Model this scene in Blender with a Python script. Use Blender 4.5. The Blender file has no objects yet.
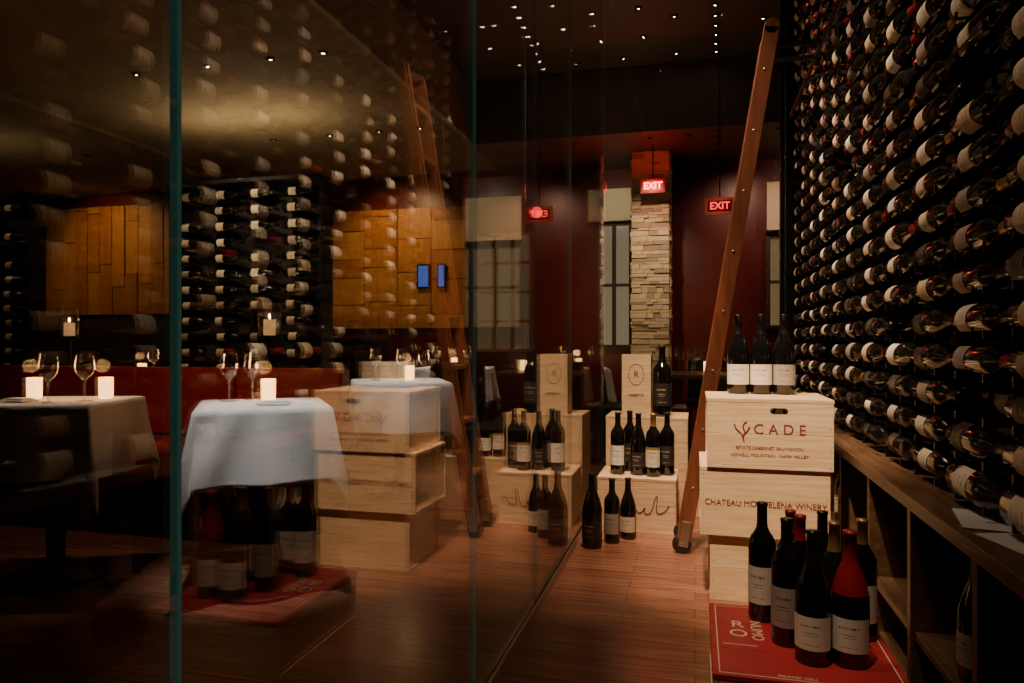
import bpy, math, random
from mathutils import Matrix, Vector
random.seed(7)
C = bpy.context.scene.collection
pi = math.pi

# ------------------------------------------------------------------ materials
def new_mat(name):
    m = bpy.data.materials.new(name); m.use_nodes = True
    nt = m.node_tree
    return m, nt, nt.nodes['Principled BSDF']

def pmat(name, col, rough=0.5, metal=0.0, spec=0.5, emit=None, estr=0.0, noise=0.0, nscale=20.0, stretch=(1,1,1), col2=None, bump=0.0, coat=0.0):
    m, nt, b = new_mat(name)
    b.inputs['Base Color'].default_value = (*col, 1)
    b.inputs['Roughness'].default_value = rough
    b.inputs['Metallic'].default_value = metal
    b.inputs['Specular IOR Level'].default_value = spec
    b.inputs['Coat Weight'].default_value = coat
    if emit:
        b.inputs['Emission Color'].default_value = (*emit, 1)
        b.inputs['Emission Strength'].default_value = estr
    if col2 or bump:
        tc = nt.nodes.new('ShaderNodeTexCoord'); mp = nt.nodes.new('ShaderNodeMapping')
        mp.inputs['Scale'].default_value = stretch
        nz = nt.nodes.new('ShaderNodeTexNoise'); nz.inputs['Scale'].default_value = nscale
        nz.inputs['Detail'].default_value = 5
        nt.links.new(tc.outputs['Object'], mp.inputs['Vector']); nt.links.new(mp.outputs['Vector'], nz.inputs['Vector'])
        if col2:
            cr = nt.nodes.new('ShaderNodeValToRGB')
            cr.color_ramp.elements[0].position = 0.35; cr.color_ramp.elements[1].position = 0.65
            cr.color_ramp.elements[0].color = (*col, 1); cr.color_ramp.elements[1].color = (*col2, 1)
            nt.links.new(nz.outputs['Fac'], cr.inputs['Fac']); nt.links.new(cr.outputs['Color'], b.inputs['Base Color'])
        if bump:
            bp = nt.nodes.new('ShaderNodeBump'); bp.inputs['Strength'].default_value = bump; bp.inputs['Distance'].default_value = 0.01
            nt.links.new(nz.outputs['Fac'], bp.inputs['Height']); nt.links.new(bp.outputs['Normal'], b.inputs['Normal'])
    return m

def brick_mat(name, c1, c2, mortar, bw, rh, ms=0.002, rough=0.35, rot=(0,0,0), grain=(1.5,30,1.5), spec=0.5):
    m, nt, b = new_mat(name)
    tc = nt.nodes.new('ShaderNodeTexCoord'); mp = nt.nodes.new('ShaderNodeMapping')
    mp.inputs['Rotation'].default_value = rot
    br = nt.nodes.new('ShaderNodeTexBrick')
    br.inputs['Scale'].default_value = 1; br.inputs['Brick Width'].default_value = bw; br.inputs['Row Height'].default_value = rh
    br.inputs['Mortar Size'].default_value = ms; br.offset = 0.37
    br.inputs['Color1'].default_value = (*c1, 1); br.inputs['Color2'].default_value = (*c2, 1); br.inputs['Mortar'].default_value = (*mortar, 1)
    nt.links.new(tc.outputs['Object'], mp.inputs['Vector']); nt.links.new(mp.outputs['Vector'], br.inputs['Vector'])
    mp2 = nt.nodes.new('ShaderNodeMapping'); mp2.inputs['Scale'].default_value = grain
    nz = nt.nodes.new('ShaderNodeTexNoise'); nz.inputs['Scale'].default_value = 3; nz.inputs['Detail'].default_value = 6
    nt.links.new(mp.outputs['Vector'], mp2.inputs['Vector']); nt.links.new(mp2.outputs['Vector'], nz.inputs['Vector'])
    cr = nt.nodes.new('ShaderNodeValToRGB'); cr.color_ramp.elements[0].position = 0.3; cr.color_ramp.elements[1].position = 0.7
    cr.color_ramp.elements[0].color = (0.5, 0.5, 0.5, 1); cr.color_ramp.elements[1].color = (1.3, 1.3, 1.3, 1)
    nt.links.new(nz.outputs['Fac'], cr.inputs['Fac'])
    mx = nt.nodes.new('ShaderNodeMix'); mx.data_type = 'RGBA'; mx.blend_type = 'MULTIPLY'; mx.inputs[0].default_value = 1
    nt.links.new(br.outputs['Color'], mx.inputs[6]); nt.links.new(cr.outputs['Color'], mx.inputs[7])
    nt.links.new(mx.outputs[2], b.inputs['Base Color'])
    b.inputs['Roughness'].default_value = rough; b.inputs['Specular IOR Level'].default_value = spec
    return m

def label_mat(name, base, ink, accent=None):
    m, nt, b = new_mat(name)
    N = nt.nodes; L = nt.links
    uv = N.new('ShaderNodeUVMap'); sp = N.new('ShaderNodeSeparateXYZ'); L.new(uv.outputs[0], sp.inputs[0])
    def mth(op, a, bb, c=None):
        n = N.new('ShaderNodeMath'); n.operation = op
        for i, v in enumerate((a, bb, c)):
            if v is None: continue
            if isinstance(v, (int, float)): n.inputs[i].default_value = v
            else: L.new(v, n.inputs[i])
        return n.outputs[0]
    nz = N.new('ShaderNodeTexNoise'); nz.inputs['Scale'].default_value = 1; nz.inputs['Detail'].default_value = 1
    mp = N.new('ShaderNodeMapping'); mp.inputs['Scale'].default_value = (60, 9, 1)
    L.new(uv.outputs[0], mp.inputs[0]); L.new(mp.outputs[0], nz.inputs[0])
    ch = mth('GREATER_THAN', nz.outputs['Fac'], 0.47)
    tot = None
    for (vc, hw, uw) in ((0.72, 0.032, 0.22), (0.52, 0.014, 0.18), (0.44, 0.010, 0.15), (0.16, 0.010, 0.20)):
        x = mth('MULTIPLY', mth('COMPARE', sp.outputs[1], vc, hw), mth('COMPARE', sp.outputs[0], 0.5, uw))
        tot = x if tot is None else mth('MAXIMUM', tot, x)
    fac = mth('MULTIPLY', tot, ch)
    mx = N.new('ShaderNodeMix'); mx.data_type = 'RGBA'
    L.new(fac, mx.inputs[0]); mx.inputs[6].default_value = (*base, 1); mx.inputs[7].default_value = (*ink, 1)
    out = mx.outputs[2]
    if accent:
        mx2 = N.new('ShaderNodeMix'); mx2.data_type = 'RGBA'
        L.new(mth('COMPARE', sp.outputs[1], 0.93, 0.07), mx2.inputs[0]); L.new(out, mx2.inputs[6]); mx2.inputs[7].default_value = (*accent, 1)
        out = mx2.outputs[2]
    L.new(out, b.inputs['Base Color']); b.inputs['Roughness'].default_value = 0.55
    return m

def sheet_glass(name, f0=0.05, tint=(0.93, 0.97, 0.95)):
    m = bpy.data.materials.new(name); m.use_nodes = True
    nt = m.node_tree; N = nt.nodes; L = nt.links; N.clear()
    o = N.new('ShaderNodeOutputMaterial'); mix = N.new('ShaderNodeMixShader')
    tr = N.new('ShaderNodeBsdfTransparent'); tr.inputs[0].default_value = (*tint, 1)
    gl = N.new('ShaderNodeBsdfGlossy'); gl.inputs['Roughness'].default_value = 0.0; gl.inputs[0].default_value = (1, 1, 1, 1)
    ge = N.new('ShaderNodeNewGeometry'); dt = N.new('ShaderNodeVectorMath'); dt.operation = 'DOT_PRODUCT'
    L.new(ge.outputs['Incoming'], dt.inputs[0]); L.new(ge.outputs['Normal'], dt.inputs[1])
    def mth(op, a, bb=None):
        n = N.new('ShaderNodeMath'); n.operation = op
        for i, v in enumerate((a, bb)):
            if v is None: continue
            if isinstance(v, (int, float)): n.inputs[i].default_value = v
            else: L.new(v, n.inputs[i])
        return n.outputs[0]
    c = mth('ABSOLUTE', dt.outputs['Value']); p = mth('POWER', mth('SUBTRACT', 1.0, c), 5.0)
    f = mth('ADD', mth('MULTIPLY', p, 1 - f0), f0)
    L.new(f, mix.inputs[0]); L.new(tr.outputs[0], mix.inputs[1]); L.new(gl.outputs[0], mix.inputs[2]); L.new(mix.outputs[0], o.inputs[0])
    return m

M_glass = sheet_glass('cellar_glass', 0.15, (0.92, 0.90, 0.85))
M_glass2 = sheet_glass('end_glass', 0.03)
M_gedge = pmat('glass_green_edge_glow', (0.10, 0.34, 0.28), 0.2, 0, 0.8, emit=(0.16,0.40,0.32), estr=0.06)  # faint emission painted in for light carried through the glass
M_gedge2 = pmat('glass_dim_edge_glow', (0.05, 0.12, 0.10), 0.2, 0, 0.8, emit=(0.3,0.35,0.28), estr=0.02)  # weaker edge glow, transmitted light put into the material
M_stem = sheet_glass('stemware_glass', 0.12, (0.95, 0.95, 0.95))
M_bglass = pmat('bottle_glass_dark', (0.005, 0.005, 0.005), 0.10, 0, 0.8)
M_bgreen = pmat('bottle_glass_green', (0.009, 0.011, 0.005), 0.10, 0, 0.8)
M_capblk = pmat('capsule_black', (0.012, 0.010, 0.011), 0.3, 0.3)
M_capred = pmat('capsule_red', (0.30, 0.010, 0.012), 0.4, 0.1)
M_capgold = pmat('capsule_gold', (0.40, 0.25, 0.09), 0.35, 0.6)
M_lab = [label_mat('label_white', (0.82, 0.76, 0.67), (0.12, 0.09, 0.08)),
         label_mat('label_cream', (0.72, 0.59, 0.42), (0.25, 0.03, 0.03)),
         label_mat('label_ivory', (0.76, 0.68, 0.56), (0.10, 0.08, 0.06), (0.35, 0.22, 0.06)),
         label_mat('label_grey', (0.40, 0.35, 0.31), (0.03, 0.03, 0.05)),
         label_mat('label_black', (0.03, 0.025, 0.025), (0.65, 0.5, 0.25))]
BM = [M_bglass, M_bgreen, M_capblk, M_capred, M_capgold] + M_lab   # indexes 0..9
M_pine = pmat('pine_crate_wood', (0.70, 0.46, 0.26), 0.6, col2=(0.83, 0.60, 0.38), nscale=3, stretch=(1.5, 8, 22), bump=0.15)
M_pine2 = pmat('pine_lid_wood', (0.62, 0.40, 0.22), 0.6, col2=(0.76, 0.54, 0.33), nscale=3, stretch=(2, 24, 8), bump=0.15)
M_ink = pmat('crate_ink', (0.10, 0.05, 0.04), 0.7)
M_inkred = pmat('crate_ink_red', (0.22, 0.03, 0.025), 0.7)
M_inkwhite = pmat('cream_paint', (0.8, 0.66, 0.5), 0.7)
M_redlid = pmat('red_lid_paint', (0.48, 0.03, 0.045), 0.55, col2=(0.40, 0.022, 0.035), nscale=9)
M_dark = pmat('black_metal', (0.012, 0.011, 0.011), 0.4, 0.6)
M_hole = pmat('dark_recess', (0.02, 0.013, 0.01), 0.8)
M_walnut = pmat('walnut_shelf', (0.085, 0.043, 0.022), 0.4, col2=(0.15, 0.08, 0.044), nscale=4, stretch=(12, 1.2, 12), bump=0.1)
M_ladder = pmat('ladder_mahogany', (0.14, 0.045, 0.022), 0.4, col2=(0.22, 0.07, 0.033), nscale=5, stretch=(8, 8, 1), bump=0.05)
M_steel = pmat('brushed_steel', (0.5, 0.47, 0.42), 0.35, 1.0)
M_cloth = pmat('white_tablecloth', (0.86, 0.86, 0.87), 0.85)
M_leather = pmat('black_leather', (0.008, 0.007, 0.007), 0.6, bump=0.1, nscale=60)
M_redleather = pmat('red_leather', (0.42, 0.02, 0.015), 0.4, bump=0.1, nscale=40)
M_candle = pmat('candle_glow', (0.9, 0.6, 0.3), 0.5, emit=(1.0, 0.50, 0.18), estr=6)
M_flame = pmat('candle_flame', (1, 0.7, 0.3), 0.5, emit=(1.0, 0.6, 0.25), estr=60)
M_wax = pmat('candle_wax', (0.8, 0.7, 0.55), 0.5, emit=(1.0, 0.5, 0.2), estr=0.8)
M_paper = pmat('white_paper', (0.62, 0.60, 0.62), 0.8)

# ------------------------------------------------------------------ mesh builder
class MB:
    def __init__(s): s.v = []; s.f = []; s.m = []; s.uv = []; s.sm = []
    def face(s, idx, mi, uv=None, smooth=False):
        s.f.append(idx); s.m.append(mi); s.uv.append(uv); s.sm.append(smooth)
    def box(s, a, b, mi=0, M=None, bev=0.0):
        x0, y0, z0 = a; x1, y1, z1 = b
        n = len(s.v)
        for p in ((x0,y0,z0),(x1,y0,z0),(x1,y1,z0),(x0,y1,z0),(x0,y0,z1),(x1,y0,z1),(x1,y1,z1),(x0,y1,z1)):
            v = Vector(p); s.v.append(tuple(M @ v) if M else p)
        for q in ((0,3,2,1),(4,5,6,7),(0,1,5,4),(1,2,6,5),(2,3,7,6),(3,0,4,7)):
            s.face([n+i for i in q], mi)
    def lathe(s, prof, M, seg, mi, mids=None, smooth=True):
        n = len(s.v); k = len(prof)
        for (r, z) in prof:
            for j in range(seg):
                a = 2*pi*j/seg
                s.v.append(tuple(M @ Vector((r*math.cos(a), r*math.sin(a), z))))
        for i in range(k-1):
            mm = mids[i] if mids else mi
            for j in range(seg):
                j2 = (j+1) % seg
                s.face([n+i*seg+j, n+i*seg+j2, n+(i+1)*seg+j2, n+(i+1)*seg+j], mm, None, smooth)
    def patch(s, r, z0, z1, M, half, mi, seg=8, a0=0.0):
        n = len(s.v)
        for j in range(seg+1):
            a = a0 - half + 2*half*j/seg
            for z in (z0, z1):
                s.v.append(tuple(M @ Vector((r*math.cos(a), r*math.sin(a), z))))
        for j in range(seg):
            u0 = j/seg; u1 = (j+1)/seg
            s.face([n+2*j, n+2*j+2, n+2*j+3, n+2*j+1], mi, ((u0,0),(u1,0),(u1,1),(u0,1)), True)
    def build(s, name, mats, parent=None, bevel=0.0, loc=None):
        me = bpy.data.meshes.new(name); me.from_pydata(s.v, [], s.f)
        for m in mats: me.materials.append(m)
        me.polygons.foreach_set('material_index', s.m)
        me.polygons.foreach_set('use_smooth', s.sm)
        ul = me.uv_layers.new(name='UVMap')
        flat = []
        for f, u in zip(s.f, s.uv):
            if u:
                for c in u: flat += [c[0], c[1]]
            else: flat += [0.0, 0.0]*len(f)
        ul.data.foreach_set('uv', flat)
        me.update()
        o = bpy.data.objects.new(name, me); C.objects.link(o)
        if loc: o.location = loc
        if parent: o.parent = parent
        if bevel:
            md = o.modifiers.new('bev', 'BEVEL'); md.width = bevel; md.segments = 2; md.limit_method = 'ANGLE'
        return o

def empty(name, loc=(0,0,0), rot=0):
    e = bpy.data.objects.new(name, None); C.objects.link(e); e.location = loc; e.rotation_euler = (0,0,rot); e.empty_display_size = 0.1
    return e

BORD = [(0.0001,0.004),(0.03,0),(0.0362,0.003),(0.0375,0.008),(0.0375,0.188),(0.0362,0.2),(0.030,0.214),(0.0205,0.226),(0.0155,0.238),(0.0142,0.25),(0.0142,0.290),(0.0155,0.291),(0.0155,0.300),(0.0001,0.301)]
BURG = [(0.0001,0.004),(0.034,0),(0.0400,0.003),(0.0412,0.008),(0.0412,0.140),(0.0395,0.160),(0.034,0.183),(0.0265,0.205),(0.0190,0.225),(0.0150,0.242),(0.0142,0.288),(0.0158,0.289),(0.0158,0.297),(0.0001,0.298)]
def bottle(mb, M, kind=0, s=1.0, lab=5, cap=2, glass=0, a0=0.0, seg=16, half=1.25, lowcap=False, sy=1.0, lz=None):
    P = [(r*s, z*s*sy) for r, z in (BORD if kind == 0 else BURG)]
    mids = [glass]*len(P)
    for i in range(8 if not lowcap else 5, len(P)): mids[i] = cap
    mb.lathe(P, M, seg, glass, mids)
    R = P[4][0] + 0.0007
    if kind == 0: z0, z1 = 0.045, 0.140
    else: z0, z1 = 0.035, 0.110
    if lz: z0, z1 = lz
    mb.patch(R, z0*s*sy, z1*s*sy, M, half, lab, 8, a0)
def T(x, y, z): return Matrix.Translation((x, y, z))

def standing(x, y, z, kind=0, s=1.0, lab=5, cap=2, glass=0, a0=-pi/2, lowcap=False, sy=1.0, seg=24):
    mb = MB(); bottle(mb, Matrix.Identity(4), kind, s, lab, cap, glass, a0, seg, 1.25, lowcap, sy)
    return mb.build('wine_bottle', BM, loc=(x, y, z+0.0015))

def rlab(): return random.choice([5,5,6,6,7,8,8,9,9])
def rcap(): return random.choice([2,2,2,2,2,3,4,2,2])

# ------------------------------------------------------------------ room shell
XG = -0.575      # glass partition
ZC = 3.45
YB = 7.6
YE = 4.52        # cellar end glass
def slab(name, a, b, m):
    mb = MB(); mb.box(a, b); return mb.build(name, [m])
M_floor = brick_mat('floor_wood_planks', (0.31, 0.14, 0.085), (0.22, 0.095, 0.055), (0.11, 0.045, 0.03), 0.7, 0.09, 0.0014, 0.27, grain=(1.2, 22, 1))
M_ceil = pmat('ceiling_dark', (0.08, 0.052, 0.034), 0.6)
M_soff = pmat('soffit_tan', (0.26, 0.20, 0.12), 0.8)
M_walld = pmat('wall_dark_brown', (0.030, 0.019, 0.012), 0.7)
M_wallr = pmat('wall_dark_red', (0.12, 0.012, 0.009), 0.35, col2=(0.07, 0.008, 0.006), nscale=2)
M_black = pmat('rack_back_black', (0.008, 0.006, 0.006), 0.6)

slab('floor', (-10, -1.6, -0.1), (3.0, YB, 0), M_floor)
slab('ceiling', (-10, -1.6, ZC), (3.0, YB, ZC+0.1), M_ceil)
slab('wall_back', (-10, YB, 0), (3.0, YB+0.1, ZC), M_wallr)
slab('wall_left', (-10.1, -1.6, 0), (-10, YB, ZC), M_walld)
slab('wall_front', (-10, -1.7, 0), (3.0, -1.6, ZC), M_walld)
slab('wall_right', (0.86, -1.6, 0), (0.96, 5.12, ZC), M_black)
slab('wall_right_far', (3.0, -1.6, 0), (3.1, YB, ZC), M_walld)
slab('ceiling_dropped', (-2.05, 6.3, 2.86), (2.99, YB-0.005, 3.44), M_ceil)
mb = MB()
mb.box((-10, -1.5, 2.93), (-5.3, YB-0.02, 3.05)); mb.box((-5.2, -1.5, 2.93), (-2.1, YB-0.02, 3.05))
mb.box((-5.3, -1.5, 2.98), (-5.2, YB-0.02, 3.05), 1)
mb.box((-2.1, -1.5, 2.91), (-2.06, YB-0.02, 3.45), 1)
mb.build('ceiling_soffit', [M_soff, pmat('soffit_edge', (0.38,0.31,0.21), 0.6)])

# ------------------------------------------------------------------ glass partition
par = empty('glass_partition')
seams = [-1.55, -0.25, 0.68, 1.80, 2.54, 3.30, YE]
for i in range(len(seams)-1):
    y0, y1 = seams[i]+0.001, seams[i+1]-0.001
    x0, x1 = XG-0.005, XG+0.005
    if i == 1: y1 -= 0.005
    mb = MB()
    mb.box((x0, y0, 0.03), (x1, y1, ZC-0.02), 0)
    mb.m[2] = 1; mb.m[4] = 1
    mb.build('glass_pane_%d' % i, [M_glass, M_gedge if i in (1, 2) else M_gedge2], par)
mb = MB()
mb.box((XG-0.016, -1.55, 0), (XG+0.016, YE, 0.012)); mb.box((XG-0.016, -1.55, 0.012), (XG-0.009, YE, 0.035)); mb.box((XG+0.009, -1.55, 0.012), (XG+0.016, YE, 0.035))
mb.box((XG-0.016, -1.55, ZC-0.03), (XG+0.016, YE, ZC))
mb.build('channel', [M_steel], par)
par2 = empty('glass_end_wall')
for i, (a, b) in enumerate(((XG+0.02, -0.05), (-0.046, 0.53))):
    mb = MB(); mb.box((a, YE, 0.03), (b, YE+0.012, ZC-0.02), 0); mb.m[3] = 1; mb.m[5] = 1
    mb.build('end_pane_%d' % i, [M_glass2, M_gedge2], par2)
mb = MB(); mb.box((XG+0.02, YE-0.01, 0), (0.54, YE+0.022, 0.035)); mb.box((XG+0.02, YE-0.01, ZC-0.03), (0.54, YE+0.022, ZC))
mb.build('end_channel', [M_steel], par2)

# ------------------------------------------------------------------ wine rack wall
mb = MB(); XB = 0.675
Mrot = Matrix(((-1,0,0),(0,0,-1),(0,-1,0))).to_4x4()   # local x->-X, y->-Z, z->-Y
rows = 27
for c in range(14):
    yb = 0.72 + 0.33*c
    for r in range(rows):
        z = 0.655 + 0.1*r
        for dpt in range(2):
            if random.random() < 0.04: continue
            k = random.choice([0,0,1]); s = random.uniform(0.95, 1.06); cp = rcap(); lb = rlab(); zz = z
            if r == 0 and dpt == 0 and c in (1,2,3,4): s = 1.17; k = 1; cp = 3 if c in (2,3) else 2; lb = 5; zz = z-0.008
            bottle(mb, T(XB+0.088*dpt, yb+random.uniform(-.012,.012), zz) @ Mrot, k, s, lb, cp, random.choice([0,0,0,1]),
                   random.uniform(-0.45, 0.45), 16 if dpt == 0 else 8, random.choice((0.8, 0.95, 1.1)),
                   lz=random.choice(((0.05,0.125),(0.06,0.14),(0.045,0.12),(0.03,0.10))))
rk = empty('wine_rack')
mb.build('racked_bottles', BM, rk)
mb = MB()
for c in range(14):
    yb = 0.72 + 0.33*c
    for dy in (-0.06, -0.235):
        mb.box((0.845, yb+dy-0.012, 0.6), (0.858, yb+dy+0.012, 3.4))
        for r in range(rows):
            z = 0.655+0.1*r-0.049
            mb.box((0.635, yb+dy-0.003, z), (0.85, yb+dy+0.003, z+0.006))
            mb.box((0.631, yb+dy-0.004, z), (0.637, yb+dy+0.004, z+0.02))
mb.box((0.56, 5.03, 0), (0.858, 5.1, 3.42))
mb.build('rack_pegs', [M_dark], rk)

# counter below the rack
mb = MB()
mb.box((0.55, 0.2, 0.552), (0.855, 5.0, 0.588))
mb.box((0.57, 0.2, 0.20), (0.855, 5.0, 0.222)); mb.box((0.59, 0.2, 0.0), (0.855, 5.0, 0.04))
y = 0.25
while y < 5.0:
    mb.box((0.56, y, 0.0), (0.855, y+0.03, 0.552)); y += 0.46
ct = mb.build('display_counter', [M_walnut], bevel=0.002)
mb = MB()
y = 0.3
while y < 4.95:
    if random.random() < 0.85:
        bottle(mb, T(0.64+random.uniform(-0.02,0.03), y+0.05, 0.223), random.choice([0,1]), 1.0, rlab(), rcap(), 0, pi+0.3, 14)
    y += 0.115
    ph = (y-0.25) % 0.46
    if ph < 0.03 or ph > 0.36: y += 0.46-ph+0.03 if ph > 0.36 else 0.03
mb.build('counter_bottles', BM, ct)
for (x, y, r, z) in ((0.66, 1.62, 0.25, 0.5885), (0.65, 1.83, -0.2, 0.5895)):
    mb = MB(); mb.box((-0.06, -0.10, 0), (0.06, 0.10, 0.0009)); o = mb.build('paper_sheet', [M_paper], loc=(x, y, z)); o.rotation_euler = (0,0,r)

# ------------------------------------------------------------------ crates
def crate(name, x0, y0, z0, w, d, h, lidmat=None, rot=0):
    mb = MB(); t = 0.012; lt = 0.014
    mb.box((0, 0, 0), (w, d, t), 0)
    hh = (h-lt-t)/2
    for k in range(2):
        za = t + k*hh + 0.0006; zb = t + (k+1)*hh - 0.0006
        mb.box((0, 0, za), (w, t, zb)); mb.box((0, d-t, za), (w, d, zb))
        mb.box((0.004, t, za), (t+0.004, d-t, zb)); mb.box((w-t-0.004, t, za), (w-0.004, d-t, zb))
    n = 3; dw = d/n
    for k in range(n): mb.box((-0.002, k*dw+0.001-0.002*(k==0), h-lt), (w+0.002, (k+1)*dw-0.001+0.002*(k==n-1), h), 1)
    for xx in (0.012, w-0.012):          # nail heads
        for zz in (0.05, 0.3, 0.6, 0.9):
            mb.box((xx-0.002, -0.001, h*zz-0.002), (xx+0.002, 0.001, h*zz+0.002), 2)
    o = mb.build(name, [M_pine, lidmat or M_pine2, M_ink], loc=(x0, y0, z0), bevel=0.0012)
    o.rotation_euler = (0,0,rot)
    return o
def text(parent, body, x, y, z, size, mat, rot=(pi/2,0,0), ext=0.0004, name='lettering', align='CENTER', sx=1.0, shear=0, bold=0.0):
    cu = bpy.data.curves.new(name, 'FONT'); cu.body = body; cu.size = size; cu.extrude = ext; cu.align_x = align; cu.align_y = 'CENTER'; cu.shear = shear; cu.offset = bold
    cu.materials.append(mat)
    o = bpy.data.objects.new(name, cu); C.objects.link(o); o.location = (x, y, z); o.rotation_euler = rot; o.scale = (sx,1,1)
    if parent: o.parent = parent
    return o
def stroke(parent, pts, r, mat, name='ink_stroke'):
    cu = bpy.data.curves.new(name, 'CURVE'); cu.dimensions = '3D'; cu.bevel_depth = r; cu.bevel_resolution = 1
    sp = cu.splines.new('NURBS'); sp.points.add(len(pts)-1)
    for i, p in enumerate(pts): sp.points[i].co = (*p, 1)
    sp.use_endpoint_u = True; sp.order_u = 3
    cu.materials.append(mat)
    o = bpy.data.objects.new(name, cu); C.objects.link(o); o.parent = parent
    return o

# right stack
crate('wine_crate', 0.056, 2.82, 0, 0.43, 0.36, 0.254)
m2 = crate('wine_crate', 0.02, 2.80, 0.255, 0.465, 0.38, 0.262)
text(m2, 'CHATEAU MONTELENA WINERY', 0.235, -0.001, 0.128, 0.032, M_inkred, sx=0.92)
m1 = crate('wine_crate', 0.045, 2.79, 0.518, 0.45, 0.38, 0.265)
text(m1, 'C A D E', 0.262, -0.001, 0.150, 0.054, M_inkred, sx=1.0)
text(m1, 'ESTATE CABERNET SAUVIGNON', 0.225, -0.001, 0.080, 0.0165, M_inkred)
text(m1, 'HOWELL MOUNTAIN   NAPA VALLEY', 0.225, -0.001, 0.052, 0.0165, M_inkred)
vine = [[(0.135,.105),(0.13,.125),(0.12,.14),(0.105,.15),(0.10,.17)],[(0.132,.12),(0.140,.14),(0.130,.155),(0.135,.175),(0.145,.178)],[(0.132,.13),(0.150,.142),(0.155,.16)]]
for k, v in enumerate(vine): stroke(m1, [(a, -0.001, b) for a, b in v], 0.0026, M_inkred)
mb = MB()
for sgn in (-1, 1):
    mb.lathe([(0.001,0),(0.010,0),(0.010,0.0006),(0.001,0.0006)], T(0.26+sgn*0.022, -0.001, 0.222) @ Matrix.Rotation(pi/2,4,'X'), 16, 0)
mb.box((0.238, -0.0016, 0.212), (0.282, -0.001, 0.232)); mb.build('handle_slot', [M_hole], m1)
for x, l in ((0.175, 5), (0.265, 5), (0.355, 8)):
    standing(x, 3.07, 0.783, 1, 1.08, l, 2, 0, -pi/2-0.1, sy=1.02)
# front red-lid crate
rc = crate('wine_crate', 0.045, 1.82, 0, 0.46, 0.49, 0.17, M_redlid)
text(rc, 'R\nO', 0.075, 0.30, 0.1706, 0.065, M_inkwhite, rot=(0,0,0))
text(rc, 'NUMO', 0.125, 0.30, 0.1706, 0.045, M_inkwhite, rot=(0,0,-pi/2))
text(rc, 'GRAND CRU', 0.20, 0.027, 0.1706, 0.016, M_inkwhite, rot=(0,0,0))
mb = MB()
for a, b in (((0.014,0.012),(0.446,0.015)),((0.014,0.472),(0.446,0.475)),((0.014,0.015),(0.017,0.472)),((0.443,0.015),(0.446,0.472)),((0.03,0.19),(0.12,0.193))):
    mb.box((*a, 0.1702), (*b, 0.1706))
mb.build('lid_border', [M_inkwhite], rc)
FB = [(0.388,1.97,1,1.12,5,3,0,True,1.02),(0.297,1.96,1,1.08,5,2,0,False,1.05),(0.245,2.06,0,1.08,8,2,0,False,1.05),(0.195,2.22,0,1.05,5,2,0,False,1.1),
      (0.290,2.13,0,1.0,6,3,0,False,1.12),(0.375,2.11,1,1.0,6,4,1,False,1.1),(0.278,2.25,0,1.02,5,3,0,False,1.05),(0.365,2.235,1,1.0,8,2,0,False,1.1),(0.455,2.15,0,1.0,5,4,0,False,1.1)]
for x,y,k,s,l,cp,g,lo,sy in FB: standing(x, y, 0.17, k, s, l, cp, g, -pi/2-random.uniform(0,0.5), lo, sy)

# end stacks
e1 = crate('wine_crate', -0.50, 3.71, 0, 0.405, 0.33, 0.283)
pts = [(0.05+0.0, 0.10),(0.03,0.16),(0.06,0.2),(0.07,0.14),(0.05,0.08),(0.09,0.09),(0.11,0.13),(0.10,0.10),(0.14,0.1),(0.17,0.19),(0.18,0.21),(0.155,0.12),(0.18,0.1),(0.20,0.13),(0.21,0.1),(0.235,0.11),(0.25,0.14),(0.24,0.10),(0.28,0.1),(0.30,0.19),(0.315,0.2),(0.30,0.1),(0.35,0.11),(0.37,0.15)]
stroke(e1, [(a, -0.001, b) for a, b in pts], 0.0022, M_ink)
crate('wine_crate', -0.50, 4.07, 0, 0.46, 0.33, 0.283)
crate('wine_crate', -0.50, 4.07, 0.284, 0.46, 0.33, 0.283)
e3 = crate('wine_crate', -0.02, 4.12, 0, 0.42, 0.33, 0.283)
# upright gift box
mb = MB()
mb.box((0,0,0),(0.165,0.012,0.355)); mb.box((0,0.158,0),(0.165,0.17,0.355)); mb.box((0,0.012,0),(0.012,0.158,0.355)); mb.box((0.153,0.012,0),(0.165,0.158,0.355))
mb.box((0.012,0.012,0.0),(0.153,0.158,0.012)); mb.box((0.012,0.012,0.335),(0.153,0.158,0.347))
mb.lathe([(0.042,0),(0.045,0.0),(0.045,0.001),(0.042,0.001)], T(0.082,0.0,0.24) @ Matrix.Rotation(pi/2,4,'X') @ Matrix.Diagonal((1,1.4,1,1)), 28, 1)
gb = mb.build('wooden_wine_box', [M_pine, M_ink], loc=(-0.41, 4.09, 0.569), bevel=0.0015)
text(gb, 'R', 0.082, -0.001, 0.24, 0.05, M_ink); text(gb, 'RESERVE', 0.082, -0.001, 0.12, 0.022, M_ink)
standing(-0.185, 4.15, 0.568, 0, 1.35, 9, 2)
for x, y, k, l, c in ((-0.405,3.82,0,5,2),(-0.295,3.83,1,9,2),(-0.215,3.80,0,7,4),(-0.145,3.86,0,9,2),(-0.35,3.93,0,9,2)):
    standing(x, y, 0.284, k, 1.05, l, c, 0, -pi/2-0.2, sy=1.05)
for x, y, s, k, l, c in ((-0.485,3.40,1.2,1,9,2),(-0.40,3.50,1.05,0,8,2),(-0.33,3.60,1.02,1,6,2)):
    standing(x, y, 0, k, s, l, c, 0, -pi/2-0.2)
for x, k, l, c in ((0.04,0,7,2),(0.13,1,5,2),(0.22,0,9,4),(0.31,0,6,3)):
    standing(x, 4.2, 0.284, k, 1.05, l, c, 0, -pi/2+0.1)

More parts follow.
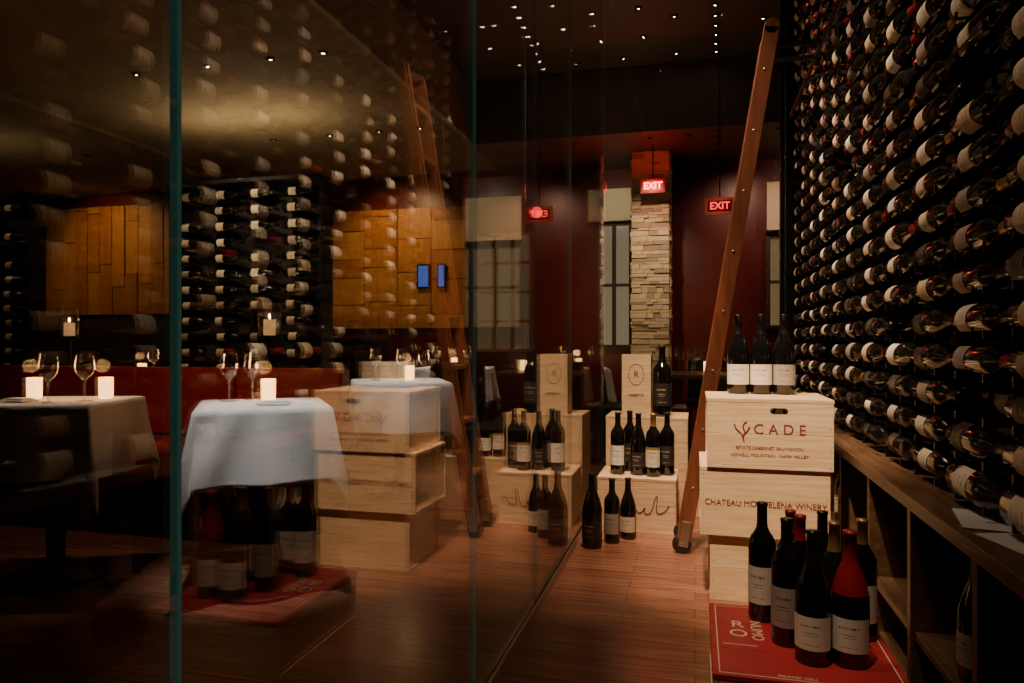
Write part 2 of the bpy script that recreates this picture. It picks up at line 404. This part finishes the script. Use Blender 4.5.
# ------------------------------------------------------------------ rolling ladder
lad = empty('rolling_ladder')
bot = Vector((-0.055, 0, 0.035)); top = Vector((0.350, 0, 2.50)); dv = (top-bot); Ln = dv.length; ang = math.atan2(dv.x, dv.z)
mb = MB()
for yy in (3.40, 3.62):
    Mr = T(bot.x, yy, bot.z) @ Matrix.Rotation(ang, 4, 'Y')
    mb.box((-0.034, -0.013, 0.03), (0.034, 0.013, Ln-0.06), 0, Mr)
    mb.lathe([(0.0001,-0.013),(0.034,-0.013),(0.034,0.013),(0.0001,0.013)], Mr @ T(0,0,Ln-0.06) @ Matrix.Rotation(pi/2,4,'X'), 24, 0, smooth=False)
    for k in range(8):
        mb.lathe([(0.0001,0.0),(0.006,0.0),(0.006,0.003),(0.0001,0.004)], Mr @ T(0.0, -0.013 if yy < 3.5 else 0.017, 0.28+0.28*k) @ Matrix.Rotation(pi/2,4,'X'), 10, 1)
    Mw = T(bot.x-0.005, yy, 0.045)
    mb.lathe([(0.0001,-0.012),(0.036,-0.012),(0.045,-0.008),(0.045,0.008),(0.036,0.012),(0.0001,0.012)], Mw @ Matrix.Rotation(pi/2,4,'X'), 24, 2)
    mb.lathe([(0.0001,-0.02),(0.010,-0.02),(0.010,0.02),(0.0001,0.02)], Mw @ Matrix.Rotation(pi/2,4,'X'), 12, 1)
    mb.box((-0.022, -0.019, 0.0), (0.022, -0.0135, 0.12), 1, Mr); mb.box((-0.022, 0.0135, 0.0), (0.022, 0.019, 0.12), 1, Mr)
for k in range(8):
    p = bot + dv*((0.28+0.28*k)/Ln)
    mb.box((p.x-0.032, 3.413, p.z-0.011), (p.x+0.032, 3.607, p.z+0.011), 0)
mb.build('ladder_frame', [M_ladder, M_steel, pmat('caster_rubber', (0.015,0.015,0.015), 0.5)], lad, bevel=0.003)
mb = MB()
ry = 2.36
xx = bot.x + dv.x*((ry-bot.z)/dv.z)
for yy in (3.42, 3.60): mb.box((xx, yy-0.008, ry-0.010), (0.56, yy+0.008, ry+0.010))
mb.lathe([(0.0001,0),(0.011,0),(0.011,3.9),(0.0001,3.9)], T(0.56, 4.5, ry) @ Matrix.Rotation(pi/2,4,'X'), 14, 0)
for yy in (0.9, 2.1, 3.0, 4.2): mb.box((0.56, yy, ry-0.008), (0.63, yy+0.02, ry+0.008))
mb.build('ladder_rail', [M_dark], lad)

# ------------------------------------------------------------------ dining area
def tablecloth(mb, h, drop, top, mi=0, n=64):
    L = h+drop; base = len(mb.v)
    for i in range(n+1):
        for j in range(n+1):
            a = -L+2*L*i/n; b = -L+2*L*j/n
            qa = max(-h, min(h, a)); qb = max(-h, min(h, b)); ea = a-qa; eb = b-qb; d = math.hypot(ea, eb)
            if d > 1e-6:
                ua, ub = ea/d, eb/d; th = math.atan2(b, a)
                f = min(1, d/drop)
                w = 0.06*d + 0.020*f*math.sin(th*12+math.sin(th*3)*1.5)
                if ea and eb: w += 0.04*f*abs(ua*ub)*2
                x = qa+ua*(0.006+w); y = qb+ub*(0.006+w); z = top-max(0, d*0.985-0.004)
            else: x, y, z = a, b, top
            mb.v.append((x, y, z))
    for i in range(n):
        for j in range(n):
            k = base+i*(n+1)+j
            mb.face([k, k+n+1, k+n+2, k+1], mi, None, True)
def dining_table(x, y, rot=0, h=0.33, drop=0.24, clothed=True):
    e = empty('dining_table', (x, y, 0), rot)
    mb = MB(); mb.box((-h, -h, 0.715), (h, h, 0.745), 0)
    mb.lathe([(0.0001,0),(0.2,0),(0.2,0.015),(0.05,0.04),(0.035,0.08),(0.035,0.68),(0.12,0.715)], Matrix.Identity(4), 24, 1)
    mb.build('pedestal_and_top', [M_walnut, M_dark], e, bevel=0.003)
    if clothed:
        mb = MB(); tablecloth(mb, h+0.002, drop, 0.75); o = mb.build('tablecloth', [M_cloth], e)
        md = o.modifiers.new('s', 'SOLIDIFY'); md.thickness = 0.002
    return e
def chair(x, y, rot):
    mb = MB()
    for sx in (-1, 1):
        mb.box((sx*0.2-0.018, 0.17, 0), (sx*0.2+0.018, 0.206, 0.44), 1)
        mb.box((-0.018, -0.018, 0.0), (0.018, 0.018, 0.5), 1, T(sx*0.2, -0.2, 0) )
        mb.box((-0.018, -0.018, 0.0), (0.018, 0.018, 0.36), 1, T(sx*0.2, -0.2, 0.46) @ Matrix.Rotation(0.14, 4, 'X'))
    mb.box((-0.23, -0.22, 0.40), (0.23, 0.23, 0.48), 0)
    mb.box((-0.215, -0.03, 0.02), (0.215, 0.03, 0.38), 0, T(0, -0.2, 0.46) @ Matrix.Rotation(0.14, 4, 'X'))
    o = mb.build('dining_chair', [M_leather, M_walld], loc=(x, y, 0), bevel=0.012); o.rotation_euler = (0,0,rot); return o
def wine_glass(x, y, z=0.752, s=1.0):
    mb = MB()
    P = [(0.0001,0.002),(0.034,0.001),(0.034,0.003),(0.006,0.008),(0.0038,0.02),(0.0038,0.085),(0.012,0.095),(0.030,0.112),(0.038,0.135),(0.036,0.165),(0.030,0.20)]
    mb.lathe([(r*s, h*s) for r, h in P], Matrix.Identity(4), 20, 0)
    return mb.build('wine_glass', [M_stem], loc=(x, y, z))
def votive(x, y, z=0.753, light=1.6):
    mb = MB(); mb.lathe([(0.0001,0),(0.026,0),(0.029,0.01),(0.030,0.09),(0.027,0.09),(0.025,0.02),(0.0001,0.02)], Matrix.Identity(4), 20, 0)
    o = mb.build('candle_votive', [M_candle], loc=(x, y, z))
    if light:
        l = bpy.data.lights.new('candle_light', 'POINT'); l.energy = light; l.color = (1, 0.5, 0.2); l.shadow_soft_size = 0.03
        lo = bpy.data.objects.new('candle_light', l); C.objects.link(lo); lo.parent = o; lo.location = (0, 0, 0.14)
    return o
def napkin(x, y, z=0.753, rot=0):
    mb = MB(); mb.box((-0.06,-0.04,0),(0.06,0.04,0.008)); mb.box((-0.045,-0.03,0.008),(0.05,0.03,0.014))
    o = mb.build('folded_napkin', [M_cloth], loc=(x,y,z), bevel=0.003); o.rotation_euler=(0,0,rot)

dining_table(-1.70, 2.50, 0.62, 0.24, 0.30)
votive(-1.73, 2.58); wine_glass(-1.86, 2.50); wine_glass(-1.82, 2.60); napkin(-1.61, 2.44, rot=0.3)
dining_table(-2.62, 2.38, 0.35, 0.25, 0.30)
votive(-2.50, 2.52); wine_glass(-2.55, 2.28); wine_glass(-2.47, 2.38); napkin(-2.70, 2.28)
votive(-2.78, 2.42)
dining_table(-1.83, 4.15, 0.5, 0.29, 0.32); votive(-1.78, 4.2); wine_glass(-1.95,4.05); wine_glass(-1.9,4.3); wine_glass(-1.68,4.2); wine_glass(-2.02,4.2); wine_glass(-1.75,4.02)
dining_table(-2.25, 6.4, 0.1, 0.33, 0.34); votive(-2.25, 6.4); wine_glass(-2.4,6.3); wine_glass(-2.1,6.35); wine_glass(-2.2,6.2); wine_glass(-2.45,6.5)
dining_table(-1.1, 6.6, 0.2, 0.30, 0.3); votive(-1.05, 6.5); wine_glass(-1.2,6.5); wine_glass(-0.95,6.6)
dining_table(-3.9, 4.25, 0.0, 0.30, 0.25); votive(-3.85, 4.2); wine_glass(-3.75,4.2)
dining_table(0.15, 5.85, 0.0, 0.36, 0.2, False)
for k in range(6): wine_glass(-0.12+0.1*k, 5.75+0.08*(k%2), 0.746, 1.0)
wine_glass(0.0, 5.62, 0.746); wine_glass(0.25, 5.60, 0.746)
for k in (0.1, 0.32): votive(k, 5.98, 0.746, 0)
chair(-2.72, 1.60, -0.1); chair(-1.12, 4.2, pi/2); chair(-2.6, 4.2, -pi/2)
chair(-1.85, 5.45, 0.2); chair(-2.98, 6.4, -pi/2); chair(-1.1, 5.78, 0.1); chair(0.15, 6.55, pi); chair(0.85, 5.85, pi/2); chair(-0.55, 5.85, -pi/2)

# red banquette
def banquette(x0, x1, y, zt=0.90):
    mb = MB(); mb.box((x0, y-0.45, 0.12), (x1, y+0.12, 0.32), 1); mb.box((x0, y-0.48, 0.32), (x1, y, 0.46), 0)
    n = max(1, int((x1-x0)/0.55)); w = (x1-x0)/n
    for k in range(n): mb.box((x0+k*w+0.004, y, 0.46), (x0+(k+1)*w-0.004, y+0.12, zt), 0)
    mb.box((x0+0.02, y-0.4, 0), (x1-0.02, y+0.1, 0.12), 1)
    mb.build('banquette_bench', [M_redleather, M_walld], bevel=0.02)
banquette(-4.5, -1.85, 3.42, 0.85)

# tall candle lantern stands
def lantern(x, y, s=1.0):
    e = empty('candle_lantern_stand', (x, y, 0))
    mb = MB(); mb.lathe([(0.0001,0),(0.08,0),(0.08,0.012),(0.02,0.03),(0.010,0.06),(0.010,1.0),(0.05,1.02),(0.05*s,1.03),(0.0001,1.03)], Matrix.Identity(4), 20, 0); mb.build('stand', [M_dark], e)
    mb = MB(); mb.lathe([(0.0001,1.031),(0.045*s,1.031),(0.055*s,1.031+0.15*s),(0.053*s,1.031+0.15*s),(0.043*s,1.036)], Matrix.Identity(4), 24, 0); mb.build('glass_shade', [M_stem], e)
    mb = MB(); mb.lathe([(0.0001,1.037),(0.026*s,1.037),(0.026*s,1.037+0.07*s),(0.0001,1.037+0.07*s)], Matrix.Identity(4), 16, 0)
    mb.lathe([(0.0001,1.04+0.07*s),(0.006,1.05+0.07*s),(0.0001,1.075+0.07*s)], Matrix.Identity(4), 10, 1); mb.build('candle', [M_wax, M_flame], e)
lantern(-2.46, 3.68, 1.35); lantern(-3.92, 3.66, 1.2)

# wine towers
def tower(x0, x1, y, ztop):
    mb = MB(); cols = int((x1-x0)/0.345); rot = Matrix(((0,0,1),(-1,0,0),(0,-1,0))).to_4x4()  # x->-Y, y->-Z, z->+X
    z = 0.5; ST = 0.135
    while z < ztop-0.08:
        for c in range(cols):
            if random.random() < 0.05: continue
            bottle(mb, T(x0+0.03+c*0.345+random.uniform(-.01,.01), y, z) @ rot, random.choice([0,1]), 1.0, random.choice([5,5,6,7,8]), 2, 0, random.uniform(-.2,.2), 12, 1.0, lz=(0.05,0.12))
        z += ST
    e = empty('wine_display_tower'); mb.build('tower_bottles', BM, e)
    mb = MB(); mb.box((x0-0.03, y+0.09, 0), (x1+0.03, y+0.12, ztop), 0); mb.box((x0-0.03, y-0.1, 0), (x1+0.03, y+0.09, 0.4), 0)
    mb.box((x0-0.03, y-0.1, ztop), (x1+0.03, y+0.12, ztop+0.03), 0)
    for xx in (x0-0.03, x1+0.01): mb.box((xx, y-0.06, 0.4), (xx+0.02, y+0.09, ztop), 0)
    for c in range(cols):
        for dx in (0.08, 0.25):
            xx = x0+0.03+c*0.345+dx; zz = 0.5-0.047
            while zz < ztop-0.12: mb.box((xx-0.003, y-0.05, zz), (xx+0.003, y+0.09, zz+0.006), 0); zz += ST
    mb.build('tower_frame', [M_black], e)
tower(-4.40, -2.98, 5.2, 2.34)
tower(-7.4, -6.0, 5.2, 2.34)

# wood wall panels
M_pan = [pmat('panel_oak_a', (0.44,0.19,0.05), 0.45, col2=(0.54,0.25,0.07), nscale=3, stretch=(10,10,1)),
         pmat('panel_oak_b', (0.36,0.14,0.035), 0.45, col2=(0.44,0.19,0.05), nscale=3, stretch=(10,10,1)),
         pmat('panel_oak_c', (0.55,0.28,0.09), 0.45, col2=(0.46,0.21,0.06), nscale=3, stretch=(10,10,1))]
def panel(x0, x1, z0, z1, y, w, hh):
    mb = MB(); mb.box((x0, y-0.02, z0), (x1, y, z1), 3); x = x0; r = random.Random(3)
    while x < x1-0.02:
        z = z0 - r.random()*hh*0.6; xe = min(x+w, x1)
        while z < z1:
            ze = z+hh*r.uniform(0.6,1.2)
            a = max(z, z0); b = min(ze, z1)
            if b-a > 0.03: mb.box((x+0.006, y-0.02-r.uniform(0.012,0.03), a+0.005), (xe-0.006, y-0.02, b-0.005), r.randrange(3))
            z = ze
        x = xe
    mb.build('wood_wall_panel', M_pan+[M_walld])
panel(-8.8, -6.1, 1.35, 2.78, YB, 0.2, 0.9)
panel(-4.2, -2.5, 1.15, 2.55, YB, 0.42, 0.36)
slab('wall_left_back', (-10, YB-0.06, 0.0), (-4.25, YB-0.002, 1.3), M_walld)
for sx_, w_ in ((-3.02, 0.06), (-2.80, 0.035)):
    mb = MB(); mb.box((-w_-0.02,-0.02,-0.14),(w_+0.02,0.0,0.14),0); mb.box((-w_,-0.022,-0.12),(w_,-0.02,0.12),1)
    mb.build('wall_screen', [M_dark, pmat('screen_blue', (0.02,0.05,0.2), 0.3, emit=(0.10,0.22,0.9), estr=0.7)], loc=(sx_, YB-0.06, 1.75))
# windows
y = YB-0.03
def window(name, x0, x1, z0, z1, nx, nz, fm, pm):
    mb = MB(); mb.box((x0,y,z0),(x1,y+0.01,z1),1)
    for k in range(nx+1): xx = x0+(x1-x0)*k/nx; mb.box((xx-0.02,y-0.04,z0-0.02),(xx+0.02,y,z1+0.02),0)
    for k in range(nz+1): zz = z0+(z1-z0)*k/nz; mb.box((x0,y-0.035,zz-0.015),(x1,y,zz+0.015),0)
    mb.build(name, [fm, pm])
M_frame = pmat('window_frame_tan', (0.40,0.27,0.15),0.5)
window('window_1', -2.4, -1.75, 0.9, 2.2, 3, 4, M_frame, pmat('window_pane_night', (0.05,0.045,0.04),0.1, emit=(0.5,0.36,0.2), estr=0.22))
window('window_2', -1.02, -0.66, 0.95, 2.26, 2, 2, M_walld, pmat('window_pane_dim', (0.05,0.04,0.035),0.1, emit=(0.65,0.45,0.28), estr=0.3))
window('back_glow_panel', 0.72, 1.9, 1.15, 2.06, 4, 2, M_walld, pmat('glow_pane_warm', (0.05,0.04,0.035),0.1, emit=(0.7,0.42,0.2), estr=0.22))  # added glowing panes, warm light for the back right
M_bulk = pmat('bulkhead_tan', (0.55,0.44,0.29), 0.7)
slab('trim_1', (-1.10, 7.45, 2.28), (-0.61, 7.59, 2.62), M_bulk)
slab('trim_2', (0.70, 7.45, 2.12), (2.6, 7.59, 2.60), M_bulk)

# bar counter with glasses at back
mb = MB(); mb.box((-4.2,6.95,0),(-3.40,7.4,1.0),0); mb.box((-4.25,6.9,1.0),(-3.35,7.45,1.05),1)
for k in range(2): mb.box((-4.15+k*0.4, 6.935, 0.12), (-3.83+k*0.4, 6.95, 0.9), 1)
bc = mb.build('bar_counter', [M_walld, M_walnut], bevel=0.004)
for k in range(4): wine_glass(-4.1+k*0.22, 7.0, 1.052)

# stone column
mb = MB(); r = random.Random(5)
cx0, cx1, cy0, cy1 = -0.60, -0.24, 6.95, 7.35; ZT = 2.855
mb.box((cx0+0.02, cy0+0.02, 0), (cx1-0.02, cy1-0.02, ZT), 2)
z = 0.0
while z < ZT-0.01:
    h = min(r.uniform(0.022, 0.055), ZT-z)
    x = cx0
    while x < cx1-0.01:
        w = r.uniform(0.06, 0.2); xe = min(x+w, cx1)
        if cx1-xe < 0.04: xe = cx1
        mb.box((x+0.001, cy0-r.uniform(0,0.025), z+0.001), (xe-0.001, cy0+0.03, z+h-0.002), r.randrange(3)); x = xe
    for xs, sg in ((cx0, -1), (cx1, 1)):
        yy = cy0+0.03
        while yy < cy1-0.01:
            w = r.uniform(0.06, 0.2); ye = min(yy+w, cy1)
            if cy1-ye < 0.04: ye = cy1
            a = xs+sg*r.uniform(0,0.02); b = xs-sg*0.03
            mb.box((min(a,b), yy+0.001, z+0.001), (max(a,b), ye-0.001, z+h-0.002), r.randrange(3)); yy = ye
    z += h
mb.build('stone_column', [pmat('stone_a', (0.64,0.48,0.31),0.8,col2=(0.52,0.39,0.25),nscale=25,bump=0.4), pmat('stone_b', (0.48,0.36,0.24),0.8,col2=(0.58,0.44,0.30),nscale=25,bump=0.4), pmat('stone_c', (0.36,0.25,0.17),0.85,bump=0.4,nscale=25)], bevel=0.002)

# exit signs
def exit_sign(x, y, z, w, white, zc):
    e = empty('exit_sign', (x, y, z)); h = w*0.58
    Mf = pmat('exit_face', (0.12,0.004,0.004), 0.4, emit=(1.0,0.01,0.01), estr=0.35 if not white else 0.06)
    Mh = pmat('exit_housing', (0.8,0.74,0.66) if white else (0.1,0.02,0.02), 0.5)
    mb = MB(); mb.box((-w/2,-0.02,-h/2),(w/2,0.03,h/2),0)
    b = w*0.07 if not white else w*0.10
    mb.box((-w/2+b,-0.022,-h/2+b),(w/2-b,-0.02,h/2-b),1)
    mb.build('housing', [Mh, Mf], e)
    t = text(e, 'EXIT', 0, -0.024, 0, h*(0.66 if not white else 0.6), pmat('exit_letters', (0.3,0.05,0.05), 0.4, emit=(1,0.12,0.10) if not white else (1,0.05,0.04), estr=10 if not white else 2.5), bold=0.002, sx=0.95)
    mb = MB(); mb.lathe([(0.006,h/2),(0.006,zc-z)], Matrix.Identity(4), 8, 0); mb.build('hanger_rod', [M_dark], e)
    l = bpy.data.lights.new('exit_glow', 'POINT'); l.energy = 5 if not white else 0.3; l.color = (1,0.03,0.03); l.shadow_soft_size = 0.05
    lo = bpy.data.objects.new('exit_glow', l); C.objects.link(lo); lo.parent = e; lo.location = (0,-0.12,0)
exit_sign(-0.385, 6.75, 2.47, 0.23, False, 2.86)
exit_sign(0.20, 6.1, 2.13, 0.24, True, ZC)

# ------------------------------------------------------------------ lights
M_bulb = pmat('downlight_bulb', (1,0.9,0.7), 0.4, emit=(1.0,0.78,0.55), estr=90)
dl = MB()
dps = [(-0.05,1.2),(-0.05,2.2),(-0.05,3.1),(-0.05,4.2),(0.2,1.7),(0.2,2.6),(0.2,3.6),(-0.3,2.6),(-0.3,3.6)]
rpts = [(-1.5,2.0),(-1.5,2.8),(-1.5,3.6),(-1.5,4.4),(-1.5,5.2),(-1.5,6.0),(-0.4,5.7),(-0.4,5.2),(0.8,6.0),(-1.0,3.6),(-1.0,4.3),(-1.0,5.0),(-1.0,5.8),(-1.9,5.2),(-1.9,4.5),(-1.9,3.9),(-1.9,3.2),(0.5,5.6),(0.45,5.2),(-0.75,4.7),(-0.75,5.4),(-1.25,4.8),(-1.25,5.6),(-0.15,5.4),(-0.15,6.1),(-0.6,6.1)]
for k in range(8): rpts.append((0.13+0.006*k, 4.95+0.17*k))
for x, y2 in dps+rpts:
    dl.lathe([(0.010,-0.012),(0.026,-0.012),(0.028,0.0)], T(x, y2, ZC), 16, 0)
    dl.lathe([(0.0001,-0.006),(0.009,-0.006)], T(x, y2, ZC), 14, 1)
for x, y2 in [(-1.5,6.8),(-0.9,6.5),(-0.4,6.5),(0.45,6.6),(-0.1,7.3),(-1.0,7.2),(0.2,6.4),(0.2,6.6),(0.2,6.85),(0.2,7.1),(-1.25,6.4),(-1.25,6.9),(-0.05,6.5),(-0.05,6.9),(0.7,6.5)]:
    dl.lathe([(0.009,-0.012),(0.022,-0.012),(0.024,0.0)], T(x, y2, 2.86), 16, 0)
    dl.lathe([(0.0001,-0.006),(0.008,-0.006)], T(x, y2, 2.86), 14, 1)
for x in (-2.4,-2.8,-3.3,-3.9,-6.1,-8.3):
    for y2 in (2.5, 4.2, 5.9):
        dl.lathe([(0.014,-0.012),(0.03,-0.012),(0.032,0.0)], T(x, y2, 2.93), 16, 0)
        dl.lathe([(0.0001,-0.006),(0.012,-0.006)], T(x, y2, 2.93), 14, 1)
dl.build('ceiling_downlights', [M_dark, M_bulb])

def spot(name, loc, tgt, e, deg=60, blend=0.6, col=(1,0.72,0.46), rad=0.03):
    l = bpy.data.lights.new(name, 'SPOT'); l.energy = e; l.spot_size = math.radians(deg); l.spot_blend = blend; l.color = col; l.shadow_soft_size = rad
    o = bpy.data.objects.new(name, l); C.objects.link(o); o.location = loc
    o.rotation_euler = (Vector(tgt)-Vector(loc)).to_track_quat('-Z','Y').to_euler(); return o
def area(name, loc, tgt, e, sx, sy, col=(1,0.76,0.46)):
    l = bpy.data.lights.new(name, 'AREA'); l.shape = 'RECTANGLE'; l.size = sx; l.size_y = sy; l.energy = e; l.color = col
    o = bpy.data.objects.new(name, l); C.objects.link(o); o.location = loc
    o.rotation_euler = (Vector(tgt)-Vector(loc)).to_track_quat('-Z','Y').to_euler(); return o
# cellar
spot('spot_crates', (-0.15, 1.3, 3.38), (0.25, 2.8, 0.65), 780, 23, 0.9)
spot('spot_front_crate', (-0.1, 1.0, 3.38), (0.20, 2.10, 0.2), 180, 17, 1.0)
spot('spot_end', (-0.2, 2.6, 3.38), (-0.28, 3.9, 0.45), 500, 25, 0.9)
spot('spot_floor', (-0.25, 3.1, 3.38), (-0.25, 3.3, 0.0), 300, 32, 1.0, (1,0.64,0.44))
for i, (y2, e) in enumerate(((2.1, 65), (2.8, 190), (3.6, 290), (4.3, 220))):
    spot('spot_rack', (-0.45, y2-0.2, 3.38), (0.68, y2+0.3, 1.2), e, 56, 1.0)
# dining
spot('spot_table', (-1.2, 1.7, 3.38), (-1.66, 2.42, 0.66), 420, 17, 0.8, (0.97,0.93,0.95))
spot('spot_table', (-2.6, 2.6, 2.9), (-2.62, 2.4, 0.75), 40, 24, 0.7, (1,0.85,0.72))
spot('spot_table', (-1.4, 3.2, 3.38), (-1.83, 4.15, 0.66), 300, 19, 0.8, (0.97,0.94,0.94))
spot('spot_table', (-1.9, 5.6, 3.38), (-2.25, 6.4, 0.66), 330, 24, 0.7, (1,0.9,0.8))
spot('spot_panel', (-3.3, 6.6, 2.88), (-3.35, 7.6, 1.9), 75, 90, 0.8, (1,0.64,0.31))
spot('spot_panel', (-7.4, 6.4, 2.88), (-7.4, 7.6, 2.0), 48, 95, 0.8, (1,0.60,0.28))
spot('spot_tower', (-3.6, 4.2, 2.88), (-3.7, 5.2, 1.7), 80, 70, 0.8)
spot('spot_tower', (-6.6, 4.2, 2.88), (-6.6, 5.2, 1.6), 15, 70, 0.8)
spot('spot_banquette', (-2.7, 2.5, 2.88), (-2.7, 3.5, 0.7), 45, 70, 0.9, (1,0.6,0.4))
spot('spot_column', (-0.45, 5.75, 2.75), (-0.42, 6.95, 1.7), 120, 56, 1.0, (1,0.76,0.50))
spot('spot_redwall', (0.5, 6.5, 2.8), (0.5, 7.6, 1.6), 45, 95, 0.9, (1,0.5,0.35))
spot('spot_bulkhead', (-0.9, 6.5, 2.5), (-0.85, 7.45, 2.45), 22, 60, 0.9, (1,0.82,0.6))
spot('spot_bulkhead', (1.3, 6.5, 2.7), (1.2, 7.45, 2.35), 25, 90, 0.9, (1,0.78,0.55))
spot('spot_dining_floor', (-1.2, 4.6, 3.38), (-1.3, 5.0, 0), 100, 70, 1.0)
area('soffit_fill', (-3.7, 5.25, 2.45), (-3.7, 5.25, 4), 10, 1.3, 0.1)  # unseen lamp added above the tower to brighten the soffit
area('soffit_fill', (-6.7, 5.25, 2.45), (-6.7, 5.25, 4), 1.5, 1.3, 0.1)  # same added lamp above the left tower, no fixture
spot('spot_soffit_fill', (-3.6, 4.4, 1.1), (-3.5, 5.8, 2.93), 24, 80, 1.0, (1,0.78,0.46))  # unseen lamp added to throw light up at the soffit
spot('spot_ceiling_wash', (-0.9, 5.6, 2.0), (-0.7, 5.4, 3.45), 12, 130, 1.0, (1,0.70,0.46))  # added lamp without a fixture, lifts the dark ceiling

w = bpy.data.worlds.new('World'); bpy.context.scene.world = w; w.use_nodes = True
w.node_tree.nodes['Background'].inputs[0].default_value = (1.0, 0.6, 0.4, 1); w.node_tree.nodes['Background'].inputs[1].default_value = 0.008

# ------------------------------------------------------------------ camera
cam = bpy.data.cameras.new('camera'); co = bpy.data.objects.new('camera', cam); C.objects.link(co)
cam.sensor_width = 36; cam.lens = 24.6; cam.clip_start = 0.02
co.location = (0, 0, 1.0); co.rotation_euler = (pi/2, 0, math.radians(14.65))
bpy.context.scene.camera = co
